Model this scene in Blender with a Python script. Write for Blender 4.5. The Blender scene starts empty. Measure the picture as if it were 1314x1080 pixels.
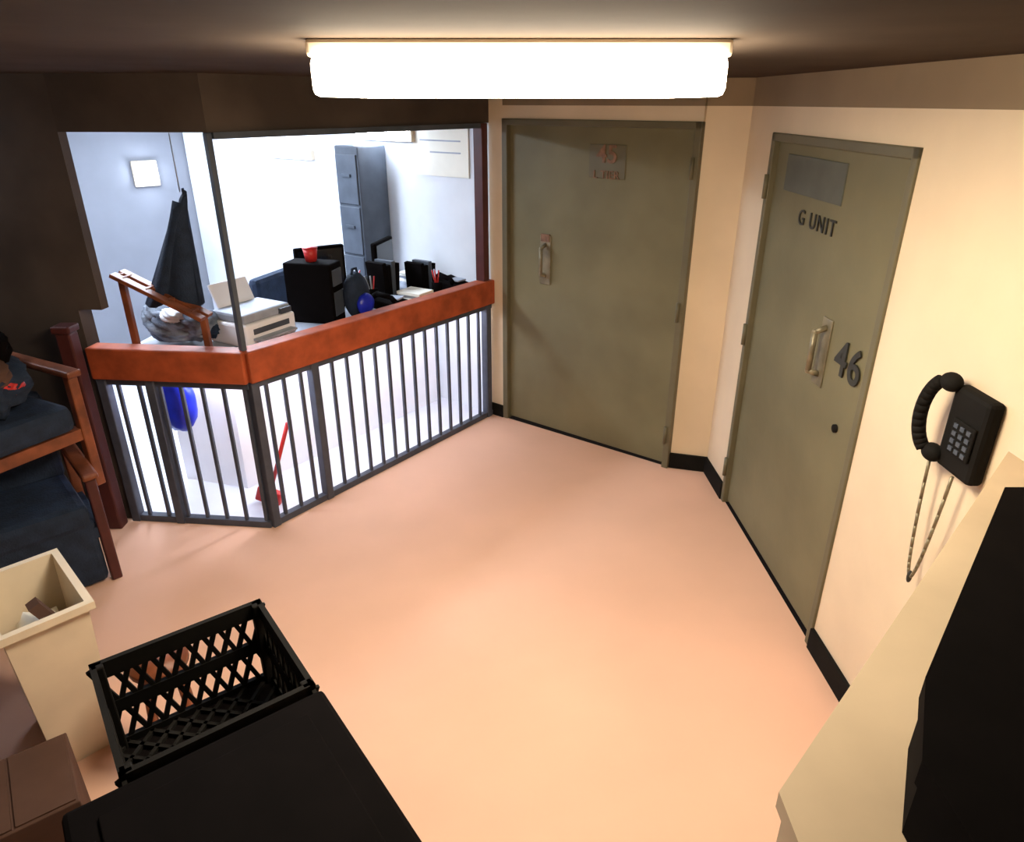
import bpy, bmesh, math, random
from mathutils import Vector, Matrix
random.seed(4)
S=bpy.context.scene
S.view_settings.view_transform='Standard'
S.view_settings.look='None'

# ------------------------------------------------------------ materials
def mat(name,col,rough=.6,metal=0,nscale=6,namt=.12,bump=0,emit=0,ecol=None,col2=None,spec=.4):
    m=bpy.data.materials.new(name); m.use_nodes=True
    nt=m.node_tree; b=nt.nodes['Principled BSDF']
    b.inputs['Roughness'].default_value=rough; b.inputs['Metallic'].default_value=metal
    b.inputs['Specular IOR Level'].default_value=spec
    tc=nt.nodes.new('ShaderNodeTexCoord'); n=nt.nodes.new('ShaderNodeTexNoise')
    n.inputs['Scale'].default_value=nscale; n.inputs['Detail'].default_value=5
    nt.links.new(tc.outputs['Object'],n.inputs['Vector'])
    r=nt.nodes.new('ShaderNodeValToRGB')
    c2=col2 or tuple(c*(1-namt*2) for c in col)
    r.color_ramp.elements[0].position=.35; r.color_ramp.elements[0].color=(*c2,1)
    r.color_ramp.elements[1].position=.65; r.color_ramp.elements[1].color=(*col,1)
    nt.links.new(n.outputs['Fac'],r.inputs['Fac']); nt.links.new(r.outputs['Color'],b.inputs['Base Color'])
    if bump:
        bp=nt.nodes.new('ShaderNodeBump'); bp.inputs['Strength'].default_value=bump; bp.inputs['Distance'].default_value=.01
        n2=nt.nodes.new('ShaderNodeTexNoise'); n2.inputs['Scale'].default_value=nscale*8
        nt.links.new(tc.outputs['Object'],n2.inputs['Vector'])
        nt.links.new(n2.outputs['Fac'],bp.inputs['Height']); nt.links.new(bp.outputs['Normal'],b.inputs['Normal'])
    if emit:
        b.inputs['Emission Color'].default_value=(*(ecol or col),1); b.inputs['Emission Strength'].default_value=emit
    return m
M=dict(
 floor=mat('floor_vinyl',(.77,.475,.345),.6,nscale=1.3,namt=.04,bump=.1,spec=.15),
 ofloor=mat('office_floor',(.7,.72,.8),.4,nscale=3,namt=.05),
 wall=mat('cream_paint',(.76,.62,.44),.6,nscale=2,namt=.05,bump=.15),
 shade_band=mat('painted_falloff_shade',(.28,.20,.12),.7,nscale=2,namt=.1),  # light falloff on the upper walls, put into the colour
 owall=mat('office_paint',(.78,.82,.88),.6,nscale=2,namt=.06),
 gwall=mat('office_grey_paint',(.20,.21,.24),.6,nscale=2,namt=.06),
 brown=mat('dark_brown_paint',(.085,.064,.052),.8,nscale=2,namt=.2,spec=.2),
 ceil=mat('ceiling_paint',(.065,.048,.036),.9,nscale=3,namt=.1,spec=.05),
 door=mat('olive_door_paint',(.185,.165,.092),.5,nscale=2.2,namt=.10,bump=.1,spec=.25),
 frame=mat('door_frame_paint',(.145,.128,.075),.5,nscale=3,namt=.1),
 panelp=mat('grey_door_patch',(.12,.125,.105),.5,nscale=5,namt=.1,spec=.2),
 black=mat('black_rubber',(.010,.009,.008),.8,nscale=10,spec=.1),
 blackp=mat('black_plastic',(.004,.003,.003),.85,nscale=12,spec=.04),
 wood=mat('red_wood',(.44,.09,.032),.5,nscale=9,namt=.2,spec=.25),
 wood2=mat('orange_wood',(.26,.075,.03),.45,nscale=9,namt=.25),
 dwood=mat('dark_red_post',(.08,.02,.018),.5,nscale=9),
 bar=mat('blue_grey_steel',(.06,.07,.10),.5,metal=.0,nscale=14),
 white=mat('white_laminate',(.88,.88,.92),.5,nscale=4,namt=.03),
 grey=mat('grey_laminate',(.38,.42,.5),.5,nscale=6),
 dgrey=mat('dark_grey_metal',(.07,.085,.11),.5,metal=.0,nscale=8),
 screen=mat('dark_screen',(.01,.012,.018),.15,nscale=5),
 steel=mat('worn_steel',(.30,.26,.17),.4,metal=.4,nscale=12,namt=.2),
 navy=mat('navy_fabric',(.014,.028,.06),.85,nscale=14,namt=.2,bump=.4),
 blue=mat('blue_plastic_bag',(.02,.04,.75),.35,nscale=8,namt=.2),
 red=mat('red_plastic',(.6,.03,.03),.4),
 cloth=mat('grey_cloth',(.28,.32,.38),.9,nscale=7,namt=.4,bump=.5,col2=(.06,.07,.1)),
 cream=mat('cream_plastic',(.78,.66,.50),.5,nscale=5,namt=.05),
 tan=mat('tan_cabinet_paint',(.55,.43,.29),.6,nscale=3,namt=.1),
 card=mat('brown_cardboard',(.11,.06,.045),.8,nscale=5,namt=.1,spec=.1),
 paper=mat('paper',(.9,.88,.78),.8,nscale=5,namt=.03),
 ink=mat('black_ink',(.03,.03,.025),.6),
 stencil=mat('red_stencil',(.27,.14,.08),.7,nscale=25,namt=.25),
 lamp=mat('warm_diffuser',(1,.95,.85),.5,emit=46,ecol=(1,.85,.64)),
 olamp=mat('cool_diffuser',(.9,.95,1),.5,emit=72,ecol=(.74,.84,1)),
 fill_glow=mat('added_fill_diffuser',(.9,.95,1),.5,emit=40,ecol=(.86,.88,1)),  # emission for the added strips under the worktop
)
# ------------------------------------------------------------ builder
class B:
    def __init__(s,name,mw=None):
        s.name=name; s.bm=bmesh.new(); s.mats=[]; s.mw=mw or Matrix()
    def mi(s,k):
        if k not in s.mats: s.mats.append(k)
        return s.mats.index(k)
    def _fin(s,vs,k,T=None,smooth=False):
        if T is not None: bmesh.ops.transform(s.bm,matrix=T,verts=vs)
        i=s.mi(k)
        fs={f for v in vs for f in v.link_faces}
        for f in fs: f.material_index=i; f.smooth=smooth
    def box(s,c,d,k,rot=None,bev=0):
        r=bmesh.ops.create_cube(s.bm,size=1); vs=r['verts']
        T=Matrix.Translation(c)@(rot.to_4x4() if rot else Matrix())@Matrix.Diagonal((*d,1))
        bmesh.ops.transform(s.bm,matrix=T,verts=vs)
        if bev:
            es=list({e for v in vs for e in v.link_edges})
            n=bmesh.ops.bevel(s.bm,geom=es,offset=min(bev,min(d)*.45),segments=2,affect='EDGES',profile=.5)
            vs=list({v for f in n['faces'] for v in f.verts}|{v for v in vs if v.is_valid})
        s._fin(vs,k)
    def b2(s,lo,hi,k,bev=0):
        s.box([(a+b)/2 for a,b in zip(lo,hi)],[abs(b-a) for a,b in zip(lo,hi)],k,bev=bev)
    def bar(s,p,q,w,t,k,bev=.004):
        p,q=Vector(p),Vector(q); d=q-p
        s.box((p+q)/2,(w,t,d.length),k,rot=d.to_track_quat('Z','Y').to_matrix(),bev=bev)
    def cyl(s,p,q,r,k,r2=None,n=14):
        p,q=Vector(p),Vector(q); d=q-p
        g=bmesh.ops.create_cone(s.bm,cap_ends=True,segments=n,radius1=r,radius2=r if r2 is None else r2,depth=d.length)
        T=Matrix.Translation((p+q)/2)@d.to_track_quat('Z','Y').to_matrix().to_4x4()
        s._fin(g['verts'],k,T,True)
    def sph(s,c,d,k,noise=0,sub=3):
        g=bmesh.ops.create_icosphere(s.bm,subdivisions=sub,radius=.5)
        for v in g['verts']:
            if noise:
                q=v.co*7; w=1+noise*(math.sin(q.x*1.7+q.y*2.1)+math.cos(q.y*2.7-q.z*3.1)+math.sin(q.z*4+q.x*3))/3
                v.co*=w
        s._fin(g['verts'],k,Matrix.Translation(c)@Matrix.Diagonal((*d,1)),True)
    def prism(s,pts,z0,z1,k):
        lo=[s.bm.verts.new((p[0],p[1],z0)) for p in pts]; hi=[s.bm.verts.new((p[0],p[1],z1)) for p in pts]
        n=len(pts)
        s.bm.faces.new(lo[::-1]); s.bm.faces.new(hi)
        for i in range(n): s.bm.faces.new((lo[i],lo[(i+1)%n],hi[(i+1)%n],hi[i]))
        s._fin(lo+hi,k)
    def tube(s,pts,r,k,n=8):
        for a,b in zip(pts[:-1],pts[1:]): s.cyl(a,b,r,k,n=n)
        for p in pts[1:-1]: s.sph(p,(2*r,)*3,k,sub=2)
    def grid(s,f,nu,nv,k,th=0):
        g=[[s.bm.verts.new(f(i/nu,j/nv)) for j in range(nv+1)] for i in range(nu+1)]
        for i in range(nu):
            for j in range(nv): s.bm.faces.new((g[i][j],g[i+1][j],g[i+1][j+1],g[i][j+1]))
        s._fin([v for r in g for v in r],k,None,True)
    def done(s,parent=None):
        bmesh.ops.recalc_face_normals(s.bm,faces=s.bm.faces[:])
        me=bpy.data.meshes.new(s.name); s.bm.to_mesh(me); s.bm.free()
        for k in s.mats: me.materials.append(M[k])
        o=bpy.data.objects.new(s.name,me); S.collection.objects.link(o)
        if parent: o.parent=parent
        else: o.matrix_world=s.mw
        return o
def frame(p,along,z=0):
    a=Vector((along[0],along[1],0)).normalized(); n=Vector((-a.y,a.x,0))
    m=Matrix.Identity(4)
    m.col[0]=(*a,0); m.col[1]=(*n,0); m.col[2]=(0,0,1,0); m.col[3]=(p[0],p[1],z,1)
    return m
H=2.42
C0=Vector((-1.426,3.535)); E=Vector((-.16,5.20)); c=(E-C0).normalized(); n=Vector((-c.y,c.x))
P2=Vector((-2.28,3.62)); n2=Vector((.099,.995))
AB=Vector((1.10,4.27))
FA=frame(E,(c.y,-c.x))
# ------------------------------------------------------------ shell
o=B('floor'); o.prism([(-.16,5.2),(-1.426,3.535),(-2.28,3.62),(-3.4,3.73),(-3.4,-.8),(1.5,-.8),(1.335,4.2),(1.10,4.27)],-.1,0,'floor'); o.done()
offpoly=[(-.16,5.22),(-1.44,3.55),(-2.28,3.64),(-5.2,3.95),(-5.4,5.6),(-3.3,7.6)]
o=B('floor_office'); o.prism(offpoly,-.1,.0,'ofloor'); o.done()
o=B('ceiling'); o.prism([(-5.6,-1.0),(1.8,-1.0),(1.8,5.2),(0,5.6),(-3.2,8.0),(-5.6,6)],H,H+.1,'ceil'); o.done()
def wall(name,p,q,z0,z1,k,th=.12,side=1):
    p,q=Vector(p),Vector(q); m=frame(p,q-p); L=(q-p).length
    o=B(name,m); o.b2((0,0,z0),(L,th*side,z1),k); return o.done()
HB=2.28  # above this height the walls carry painted falloff shade
o=B('wall_far',FA)
o.b2((-.02,0,0),(.12,.14,H),'wall'); o.b2((.12,.0,2.2),(1.55,.14,HB),'wall'); o.b2((.12,.0,HB),(1.55,.14,H),'shade_band'); o.b2((.12,.10,0),(1.55,.16,2.2),'frame'); o.done()
o=B('wall_far_column'); cp=[(1.087,4.285),(1.325,4.22),(1.6,4.22),(1.6,4.6),(1.17,4.42)]; o.prism(cp,0,HB,'wall'); o.prism(cp,HB,H,'shade_band'); o.done()
FB=frame((1.325,4.22),(.145,-4.2))
o=B('wall_right',FB)
d0,d1=.37,1.70
o.b2((0,0,0),(d0,.14,HB),'wall'); o.b2((d1,0,0),(5.1,.14,HB),'wall'); o.b2((d0,0,2.16),(d1,.14,HB),'wall'); o.b2((0,0,HB),(5.1,.14,H),'shade_band'); o.b2((d0,.09,0),(d1,.14,2.16),'frame'); o.done()
wall('wall_left',(-3.4,-.9),(-3.4,3.73),0,H,'brown')
wall('wall_back',(1.6,-.8),(-3.5,-.8),0,H,'wall')
o=B('wall_partition',frame((-3.5,3.74),Vector((-2.30,3.62))-Vector((-3.5,3.74))))
o.b2((0,0,0),(1.206,.10,H),'brown'); o.b2((1.206,0,1.30),(1.34,.06,H),'brown'); o.done()
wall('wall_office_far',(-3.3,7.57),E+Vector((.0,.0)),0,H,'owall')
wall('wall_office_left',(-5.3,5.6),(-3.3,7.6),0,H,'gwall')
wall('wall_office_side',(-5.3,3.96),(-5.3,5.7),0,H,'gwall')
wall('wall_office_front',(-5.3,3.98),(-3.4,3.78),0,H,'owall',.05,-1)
o=B('trim_1'); o.prism([tuple(E),tuple(C0),(-2.30,3.62),(-2.30,3.72),tuple(C0+Vector((-.04,.1))),tuple(E+n*.1)],2.17,H,'brown'); o.done()
o=B('baseboard_far'); o.prism([(1.07,4.272),(1.33,4.20),(1.33,4.22),(1.07,4.292)],0,.11,'black'); o.done()
o=B('baseboard_far',FA); o.b2((-.01,-.015,0),(.12,.0,.10),'black'); o.done()
o=B('baseboard_right',FB); o.b2((.0,-.018,0),(d0,0,.11),'black'); o.b2((d1,-.018,0),(5.0,0,.11),'black'); o.done()
# ------------------------------------------------------------ doors
def text_mesh(txt,size,k,parent,loc,rot,name,ext=.003,off=0,sp=1):
    cu=bpy.data.curves.new(name,'FONT'); cu.body=txt; cu.size=size; cu.extrude=ext; cu.align_x='CENTER'; cu.align_y='CENTER'; cu.offset=off; cu.space_character=sp
    t=bpy.data.objects.new(name+'_tmp',cu); S.collection.objects.link(t)
    dg=bpy.context.evaluated_depsgraph_get(); me=bpy.data.meshes.new_from_object(t.evaluated_get(dg))
    bpy.data.objects.remove(t)
    me.materials.clear(); me.materials.append(M[k])
    ob=bpy.data.objects.new(name,me); S.collection.objects.link(ob); ob.parent=parent
    ob.location=loc; ob.rotation_euler=rot; return ob
W=(math.pi/2,0,0)
o=B('door_1',FA)
o.b2((.14,.03,.015),(1.53,.10,2.18),'door',bev=.006)
for x0,x1 in ((.12,.165),(1.505,1.55)): o.b2((x0,-.012,0),(x1,.1,2.2),'frame',bev=.005)
o.b2((.12,-.012,2.16),(1.55,.1,2.2),'frame',bev=.005)
o.b2((.43,.022,1.12),(.52,.03,1.46),'steel',bev=.003)
o.tube([(.475,.03,1.40),(.475,-.03,1.38),(.475,-.03,1.20),(.475,.03,1.18)],.013,'steel')
o.b2((.44,.015,1.42),(.51,.03,1.47),'stencil')
o.b2((.80,.024,1.86),(1.06,.03,2.06),'frame',bev=.003)
for hz in (.25,1.1,1.95): o.cyl((1.515,-.02,hz-.06),(1.515,-.02,hz+.06),.012,'frame')
d1o=o.done()
text_mesh('45',.15,'stencil',d1o,(.93,.02,2.0),W,'door_number',off=.002)
text_mesh('L TIER',.07,'stencil',d1o,(.93,.02,1.88),W,'door_label')
o=B('door_2',FB)
o.b2((d0+.03,.02,.015),(d1-.03,.09,2.13),'door',bev=.006)
for x0,x1 in ((d0,d0+.04),(d1-.04,d1)): o.b2((x0,-.012,0),(x1,.09,2.16),'frame',bev=.005)
o.b2((d0,-.012,2.12),(d1,.09,2.16),'frame',bev=.005)
o.b2((d0+.18,.014,1.90),(d0+.80,.022,2.07),'panelp',bev=.003)
o.b2((d0+.84,.012,1.13),(d0+.93,.02,1.44),'steel',bev=.003)
o.tube([(d0+.885,.02,1.40),(d0+.885,-.035,1.38),(d0+.885,-.035,1.20),(d0+.885,.02,1.18)],.014,'steel')
o.cyl((d0+1.12,.03,1.02),(d0+1.12,.008,1.02),.018,'black')
for hz in (.25,1.1,1.9): o.cyl((d0+.03,-.02,hz-.06),(d0+.03,-.02,hz+.06),.012,'frame')
d2o=o.done()
text_mesh('46',.21,'ink',d2o,(d0+1.12,.012,1.31),W,'door_number',off=.003,sp=1.1)
text_mesh('G UNIT',.10,'ink',d2o,(d0+.60,.016,1.80),W,'door_sign',sp=1.2)
# ------------------------------------------------------------ barred railing + worktop
FC=frame(C0,c); L1=(E-C0).length
F2=frame(P2,C0-P2); L2=(C0-P2).length
def rail(F,L,nb,first,posts,extra=0):
    o=B('barred_railing',F)
    o.b2((-.01,-.05,.92),(L+extra,.06,1.10),'wood',bev=.01)
    o.b2((0,-.02,0),(L,.025,.04),'bar'); o.b2((0,-.015,.88),(L,.02,.92),'bar')
    for i in range(nb):
        x=first+(L-first*1.3)*i/(nb-1)
        o.b2((x-.010,-.010,.04),(x+.010,.010,.9),'bar',bev=.003)
    for x in posts: o.b2((x-.025,-.03,0),(x+.025,.03,.92),'bar',bev=.005)
    o.done()
rail(FC,L1-.01,18,.1,(.02,.42,L1-.06)); rail(F2,L2,7,.10,(.02,.30),.012)
ci=C0+Vector((-.0275,.063)); cb=C0+Vector((-.415,.694))
o=B('counter_worktop')
o.prism([E+n*.065-c*.02,ci,P2+n2*.065+Vector((.05,0)),P2+n2*.65+Vector((.05,0)),cb,E+n*.75-c*.02],.97,1.01,'grey')
pa=[E+n*.55-c*.03,C0+Vector((-.30,.45)),P2+n2*.50+Vector((.05,0))]
for a,b in zip(pa[:-1],pa[1:]):
    d=(b-a).normalized(); q=Vector((-d.y,d.x))*.03
    o.prism([a,b,b-q,a-q],0,.97,'white')
o.done()
for F,x0,x1 in ((FC,.08,L1-.1),(F2,.1,L2-.08)):
    o=B('added_fill_light',F); o.b2((x0,.10,.945),(x1,.18,.968),'cream',bev=.004); o.b2((x0+.01,.11,.93),(x1-.01,.17,.946),'fill_glow',bev=.004); o.done()  # strip lights added to brighten the white panel behind the bars
o=B('window_frame',FC)
o.b2((L1-.11,-.03,1.10),(L1-.05,.05,2.17),'dwood',bev=.005)
o.b2((-.014,-.015,1.10),(.014,.02,2.17),'dgrey',bev=.004)
o.b2((.02,-.02,2.14),(L1-.11,.03,2.17),'dgrey'); o.done()
o=B('newel_post'); o.box((-2.345,3.54,.6),(.08,.08,1.2),'dwood',bev=.01); o.box((-2.345,3.54,1.22),(.10,.10,.04),'dwood',bev=.01); o.done()
# ------------------------------------------------------------ ceiling lights
o=B('ceiling_light')
o.b2((-.43,1.64,2.385),(.46,2.2,H),'cream',bev=.008)
o.b2((-.42,1.62,2.31),(.45,2.18,2.388),'lamp',bev=.015)
o.done()
for i,(x,y) in enumerate([(0.6,1.4),(1.3,2.6),(-.9,1.6)]):
    o=B('office_ceiling_light',FC@Matrix.Translation((x,y,0))); o.b2((-.6,-.16,H-.05),(.6,.16,H),'cream',bev=.005); o.b2((-.58,-.14,H-.08),(.58,.14,H-.048),'olamp',bev=.01); o.done()
# ------------------------------------------------------------ office contents
def at(x,y,z=1.01,r=0): return FC@Matrix.Translation((x,y,z))@Matrix.Rotation(math.radians(r),4,'Z')
o=B('printer',at(.34,.42,r=8)@Matrix.Scale(.8,4))
o.b2((-.24,-.2,0),(.24,.2,.17),'white',bev=.02); o.b2((-.22,-.18,.17),(.22,.16,.24),'grey',bev=.02)
o.box((0,.17,.30),(.34,.02,.22),'white',rot=Matrix.Rotation(-.4,3,'X'),bev=.005)
o.b2((-.18,-.27,.05),(.18,-.19,.065),'grey'); o.b2((-.17,-.205,.09),(.17,-.196,.13),'dgrey'); o.b2((.1,-.21,.18),(.2,-.17,.22),'dgrey'); o.done()
def monitor(m,w=.48,h=.32):
    o=B('computer_monitor',m)
    o.box((0,.02,.012),(.24,.18,.024),'blackp',bev=.008); o.cyl((0,.03,.02),(0,.03,.2),.02,'blackp')
    o.box((0,0,.12+h/2),(w,.04,h),'blackp',bev=.012); o.box((0,-.021,.12+h/2),(w-.04,.004,h-.04),'screen'); o.done()
monitor(at(1.02,.60,r=-20),.34,.30); monitor(at(1.60,.62,r=25),.34,.26)
o=B('computer_tower',at(.80,.40,r=25)); o.b2((-.08,-.16,0),(.08,.16,.38),'blackp',bev=.01); o.b2((-.06,-.166,.24),(.06,-.16,.34),'dgrey'); o.b2((-.06,-.164,.05),(.06,-.16,.2),'dgrey'); o.done()
o=B('plastic_cup',at(.80,.40,1.392)); o.cyl((0,0,0),(0,0,.08),.035,'red',.045); o.cyl((0,0,.08),(0,0,.085),.048,'red'); o.done()
o=B('backpack',at(1.0,.24,r=10)); o.sph((0,0,.15),(.20,.14,.30),'navy',.08); o.sph((0,-.07,.10),(.15,.08,.14),'blue',.05); o.tube([(-.03,0,.28),(-.02,0,.32),(.02,0,.32),(.03,0,.28)],.008,'navy'); o.done()
def deskphone(m):
    o=B('desk_phone',m); o.box((0,0,.05),(.2,.2,.06),'blackp',rot=Matrix.Rotation(.2,3,'X'),bev=.01)
    o.tube([(-.07,-.08,.08),(-.07,-.05,.11),(-.07,.05,.13),(-.07,.08,.11)],.018,'blackp'); o.box((.04,-.02,.082),(.09,.1,.01),'grey'); o.done()
deskphone(at(1.24,.19,r=20)); deskphone(at(1.90,.22,r=0))
for (x,y,r) in ((1.50,.20,10),(1.90,.62,-5)):
    o=B('paper_stack',at(x,y,r=r))
    for k in range(4): o.box((random.uniform(-.01,.01),random.uniform(-.01,.01),.012+.022*k),(.16,.20,.02),'paper' if k%2 else 'grey',rot=Matrix.Rotation(random.uniform(-.15,.15),3,'Z'))
    o.done()
for (x,y) in ((1.33,.64),(1.70,.18),(1.28,.40),(1.14,.38)):
    o=B('pencil_holder',at(x,y)); o.cyl((0,0,0),(0,0,.11),.04,'blackp')
    for k in range(5): o.cyl((0,0,.05),(random.uniform(-.04,.04),random.uniform(-.04,.04),.2),.005,random.choice(['ink','red','grey']),n=6)
    o.done()
for (x,y,hh) in ((1.42,.43,.28),(1.78,.42,.22)):
    o=B('binder_row',at(x,y,r=5))
    for k in range(4): o.box((-.06+.04*k,0,hh/2-.01*(k%2)),(.036,.16,hh-.02*(k%2)),'blackp' if k!=2 else 'dgrey',rot=Matrix.Rotation(.05*(k-1.5),3,'Y'),bev=.003)
    o.done()
def officechair(m):
    o=B('office_chair',m)
    for k in range(5):
        a=k*math.tau/5; o.cyl((0,0,.1),(.28*math.cos(a),.28*math.sin(a),.06),.018,'blackp'); o.sph((.28*math.cos(a),.28*math.sin(a),.03),(.06,.06,.06),'blackp',sub=2)
    o.cyl((0,0,.08),(0,0,.46),.03,'dgrey'); o.box((0,0,.50),(.5,.48,.09),'navy',bev=.04); o.box((0,.24,.88),(.46,.08,.62),'navy',bev=.04); o.cyl((0,.2,.5),(0,.26,.8),.02,'dgrey')
    for sx in(-.27,.27): o.tube([(sx,.05,.5),(sx,.05,.7),(sx,-.15,.7)],.015,'blackp')
    o.done()
officechair(at(.9,1.35,0,r=200))
o=B('filing_cabinet',at(1.90,1.14,0,r=-90))
o.b2((-.13,-.12,0),(.13,.17,2.0),'dgrey',bev=.01)
for k in range(5): o.b2((-.115,-.132,.06+.38*k),(.115,-.12,.42+.38*k),'dgrey',bev=.004); o.b2((-.05,-.145,.26+.38*k),(.05,-.132,.28+.38*k),'dgrey')
o.done()
o=B('paper_notice',at(L1-.012,.45,0)); 
o.b2((0,-.27,1.80),(.008,.27,2.13),'paper'); o.b2((-.002,-.2,2.04),(0,.2,2.05),'grey'); o.b2((-.002,-.2,1.96),(0,.1,1.97),'grey'); o.done()
for (y,z) in ((1.0,2.06),(2.2,1.88)):
    o=B('reflection_glow',at(L1-.03,y,0)); o.b2((-.02,-.3,z-.03),(.028,.3,z+.05),'cream',bev=.005); o.b2((-.05,-.28,z-.02),(-.015,.28,z+.04),'olamp',bev=.01); o.done()
FL=frame((-5.3,5.6),(2,2))
o=B('reflection_glow',FL@Matrix.Translation((2.38,-.04,1.66))); o.b2((-.12,0,-.12),(.12,.035,.12),'cream',bev=.01); o.sph((0,-.02,0),(.20,.10,.18),'olamp'); o.done()  # glowing fitting added where a bright lamp reflection shows on the wall
o=B('blue_trash_bag',F2@Matrix.Translation((.34,.13,0))); o.sph((0,0,.72),(.22,.14,.36),'blue',.07); o.cyl((0,0,.84),(0,0,.91),.02,'blue',.05); o.done()
o=B('broom',F2@Matrix.Translation((.72,.25,0))@Matrix.Rotation(.35,4,'Y')); o.cyl((0,0,.05),(0,0,.60),.012,'red'); o.box((0,0,.06),(.16,.05,.10),'red',bev=.01); o.done()
def coat(u,v):
    a=u; w=.03+.29*v; z=1.90-.60*v
    return (.08-a*w, .04+.012*math.sin(u*14)*v+.02*math.cos(u*5), z-.10*a*(1-v)-.03*math.sin(u*9)*v)
o=B('hanging_jacket',F2@Matrix.Translation((.50,.14,0))); o.grid(coat,30,14,'navy')
ob=o.done(); s=ob.modifiers.new('s','SOLIDIFY'); s.thickness=.03
o=B('hanger_wire'); o.cyl((.06,.05,1.88),(.06,.05,2.19),.003,'grey'); o.done(parent=ob)
o=B('clothes_pile',F2@Matrix.Translation((.31,.36,1.015)))
for (x,y,z,a,b_,h,k) in ((0,0,.09,.40,.26,.18,'cloth'),(.12,-.03,.12,.22,.2,.16,'cloth'),(-.13,.04,.12,.22,.2,.18,'cloth'),(.02,-.05,.16,.18,.16,.10,'white'),(.17,0,.08,.14,.16,.12,'navy')): o.sph((x,y,z+.01),(a,b_,h),k,.22,4)
o.done()
o=B('wooden_ladder_rack',F2)
x0,x1,za,zb=.16,.62,1.47,1.24
for dy in (0,.08):
    o.bar((x0,.08+dy,za),(x1,.08+dy,zb),.055,.022,'wood2')
for f in (.1,.35,.6,.85):
    o.bar((x0+(x1-x0)*f,.08,za-(za-zb)*f),(x0+(x1-x0)*f,.16,za-(za-zb)*f),.03,.02,'wood2',bev=.002)
o.bar((x0+.02,.12,1.011),(x0+.02,.12,za),.035,.03,'wood2'); o.bar((x1-.02,.12,1.011),(x1-.02,.12,zb),.035,.03,'wood2')
o.done()
# ------------------------------------------------------------ wood arm chairs
def armchair(m,name='wooden_armchair',skirt=False):
    o=B(name,m)
    o.box((0,-.02,.40),(.52,.54,.14),'navy',bev=.04); o.box((0,.24,.68),(.52,.12,.50),'navy',rot=Matrix.Rotation(-.1,3,'X'),bev=.04)
    if skirt: o.box((0,-.01,.20),(.54,.54,.38),'navy',bev=.03)
    for sx in (-.30,.30):
        o.box((sx,-.26,.30),(.05,.05,.60),'dwood' if skirt else 'wood2',bev=.008); o.box((sx,.26,.30),(.05,.05,.60),'wood2',bev=.008)
        o.box((sx,0,.62),(.075,.62,.035),'wood2',bev=.012); o.box((sx,0,.28),(.035,.5,.05),'navy' if skirt else 'wood2',bev=.006)
    o.box((0,-.26,.30),(.58,.03,.06),'navy' if skirt else 'wood2'); o.box((0,.27,.30),(.58,.03,.06),'wood2')
    return o.done()
armchair(Matrix.Translation((-2.50,3.04,0))@Matrix.Rotation(math.radians(42),4,'Z'),skirt=True)
armchair(Matrix.Translation((-2.54,3.07,.475))@Matrix.Rotation(math.radians(62),4,'Z'))
o=B('clothes_pile',Matrix.Translation((-2.50,3.03,.95)))
for (x,y,z,a,b_,h,k) in ((0,0,.14,.40,.38,.30,'navy'),(.1,-.08,.22,.22,.2,.16,'card'),(-.08,-.1,.24,.2,.2,.16,'cloth'),(.05,.05,.30,.2,.2,.2,'blackp'),(.14,.02,.14,.12,.12,.08,'red')): o.sph((x,y,z),(a,b_,h),k,.22,4)
o.done()
# ------------------------------------------------------------ phone
o=B('wall_phone',FB@Matrix.Translation((2.28,0,0)))
o.b2((-.05,-.05,1.25),(.12,0,1.52),'black',bev=.015); o.b2((.0,-.06,1.32),(.10,-.05,1.43),'black',bev=.004)
for i in range(3):
    for j in range(4): o.b2((.012+.03*i,-.064,1.328+.025*j),(.03+.03*i,-.06,1.342+.025*j),'dgrey')
pts=[]
for i in range(13):
    a=math.pi*(.12+.76*i/12); pts.append((-.065-.05*math.sin(a),-.06-.03*math.sin(a),1.40+.125*math.cos(a)))
o.tube(pts,.021,'black',n=12); o.sph((-.06,-.055,1.52),(.075,.06,.06),'black'); o.sph((-.06,-.055,1.28),(.075,.06,.06),'black')
cord=[]
for i in range(25):
    t=i/24; cord.append((-.07+.12*t,-.05,1.25-.42*math.sin(math.pi*t)**.8 if 0<t<1 else 1.25))
o.tube(cord,.0055,'steel'); o.sph((-.01,-.05,.83),(.018,.018,.05),'ink',sub=2)
o.done()
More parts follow.
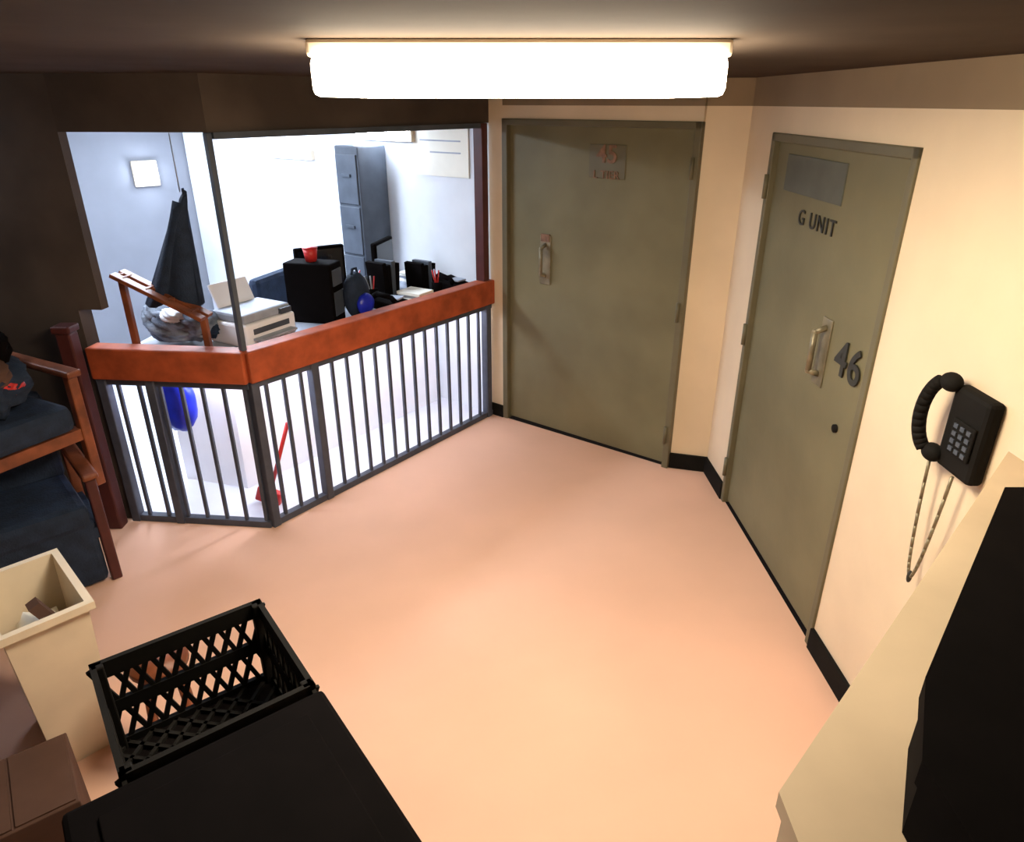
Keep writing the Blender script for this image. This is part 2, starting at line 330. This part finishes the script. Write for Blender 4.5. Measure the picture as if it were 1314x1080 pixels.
# ------------------------------------------------------------ foreground left
e1=Vector((.80,.60)); Fc=Vector((-.713,1.61)); CW=.45
FK=frame(Fc-e1*CW,e1)
o=B('utility_cart',FK)
o.b2((-.0,-.95,.69),(CW,0,.73),'blackp',bev=.01); o.b2((0,-.95,.22),(CW,0,.26),'blackp',bev=.01)
for x in (.02,CW-.02):
    for y in (-.93,-.02): o.box((x,y,.40),(.035,.035,.68),'blackp'); o.cyl((x-.012,y,.04),(x+.012,y,.04),.04,'black')
o.b2((.0,-.95,.26),(.01,0,.69),'blackp');o.b2((CW-.01,-.95,.26),(CW,0,.69),'blackp');o.b2((0,-.01,.26),(CW,0,.69),'blackp'); o.done()
def crate(m,lx=.43,ly=.40,h=.29):
    o=B('milk_crate',m); t=.014
    for z0,z1 in ((h-.05,h),(.0,.03),(.12,.16)):
        o.b2((0,0,z0),(lx,t,z1),'black'); o.b2((0,ly-t,z0),(lx,ly,z1),'black'); o.b2((0,0,z0),(t,ly,z1),'black'); o.b2((lx-t,0,z0),(lx,ly,z1),'black')
    o.b2((0,0,0),(lx,ly,.008),'blackp')
    for x in (0,lx-.03):
        for y in (0,ly-.03): o.b2((x,y,0),(x+.03,y+.03,h),'black',bev=.004)
    k=10
    for i in range(1,k):
        f=i/k
        for y in (t/2,ly-t/2):
            for sgn in (-1,1): o.box((lx*f,y,h/2),(.012,t*.7,h*.95),'black',rot=Matrix.Rotation(sgn*.35,3,'Y'))
        for x in (t/2,lx-t/2):
            for sgn in (-1,1): o.box((x,ly*f,h/2),(t*.7,.012,h*.95),'black',rot=Matrix.Rotation(sgn*.35,3,'X'))
    for i in range(-6,8):
        for sgn in (-1,1):
            cx=lx*(i+.5)/7
            for j in range(8):
                y=ly*(j+.5)/8; x=cx+sgn*(y-ly/2)
                if .02<x<lx-.02: o.box((x,y,.014),(.010,ly/8*1.45,.012),'black',rot=Matrix.Rotation(-sgn*.785,3,'Z'))
    return o.done()
crate(FK@Matrix.Translation((.01,-.41,.731)))
o=B('storage_tote',FK@Matrix.Translation((-.10,-.945,.731)))
o.b2((.01,.01,0),(.54,.50,.26),'blackp',bev=.02); o.b2((0,0,.25),(.55,.52,.285),'blackp',bev=.012); o.b2((.06,.06,.285),(.49,.46,.292),'blackp',bev=.004); o.done()
def hollow(name,m,lx,ly,h,k,tp=.8,t=.012,rim=.02):
    o=B(name,m); bm=o.bm
    def ring(sx,sy,z): return [bm.verts.new((a*sx/2,b*sy/2,z)) for a,b in((-1,-1),(1,-1),(1,1),(-1,1))]
    r=[ring(lx*tp,ly*tp,0),ring(lx,ly,h-.03),ring(lx+rim*2,ly+rim*2,h-.03),ring(lx+rim*2,ly+rim*2,h),ring(lx-t,ly-t,h),ring(lx*tp-t,ly*tp-t,.015)]
    for a,b in zip(r[:-1],r[1:]):
        for i in range(4): bm.faces.new((a[i],a[(i+1)%4],b[(i+1)%4],b[i]))
    bm.faces.new(r[0][::-1]); bm.faces.new(r[-1])
    o._fin([v for q in r for v in q],k); return o
o=hollow('waste_bin',frame((-1.75,2.05),(1,-1)),.42,.26,.69,'cream'); 
o.sph((.02,0,.48),(.30,.18,.20),'paper',.2); o.box((.05,.02,.60),(.05,.04,.14),'card',rot=Matrix.Rotation(.4,3,'X')); o.done()
o=B('cardboard_box',frame((-1.52,1.50),e1)); o.b2((-.2,-.15,0),(.14,.17,.36),'card',bev=.004)
o.b2((-.19,-.14,.36),(-.035,.16,.366),'card'); o.b2((-.025,-.14,.36),(.13,.16,.366),'card'); o.done()
o=B('wooden_stool',Matrix.Translation((-1.27,1.93,0))@Matrix.Rotation(.5,4,'Z'))
o.cyl((0,0,.46),(0,0,.49),.10,'wood2',n=24)
for a in range(4):
    q=a*math.pi/2+.78; o.cyl((.11*math.cos(q),.11*math.sin(q),0),(.07*math.cos(q),.07*math.sin(q),.46),.014,'wood2')
o.done()
# ------------------------------------------------------------ foreground right
zt=1.43
o=B('metal_cabinet'); o.prism([(.40,.70),(1.36,1.70),(1.38,.2),(.40,.2)],0,zt-.03,'tan'); o.prism([(.37,.67),(1.36,1.71),(1.40,.18),(.37,.18)],zt-.03,zt,'tan')
o.done()
o=B('equipment_case')
o.prism([(.51,.61),(.585,.74),(1.035,1.26),(1.33,1.26),(1.36,.24),(.51,.24)],zt+.001,zt+.10,'blackp')
o.prism([(.50,.605),(.578,.742),(1.027,1.27),(1.34,1.27),(1.37,.23),(.50,.23)],zt+.10,zt+.14,'blackp')
o.tube([(1.0,.6,zt+.14),(1.0,.6,zt+.18),(1.0,.8,zt+.18),(1.0,.8,zt+.14)],.01,'black')
o.done()
# ------------------------------------------------------------ camera / world
w=bpy.data.worlds.new('w'); S.world=w; w.use_nodes=True
w.node_tree.nodes['Background'].inputs[0].default_value=(.5,.4,.35,1); w.node_tree.nodes['Background'].inputs[1].default_value=.02
cd=bpy.data.cameras.new('camera'); cam=bpy.data.objects.new('camera',cd); S.collection.objects.link(cam)
cam.location=(0,0,2.3); cam.rotation_euler=(math.radians(65.5),0,0)
cd.sensor_width=36; cd.lens=898/1314*36; cd.clip_start=.02
S.camera=cam
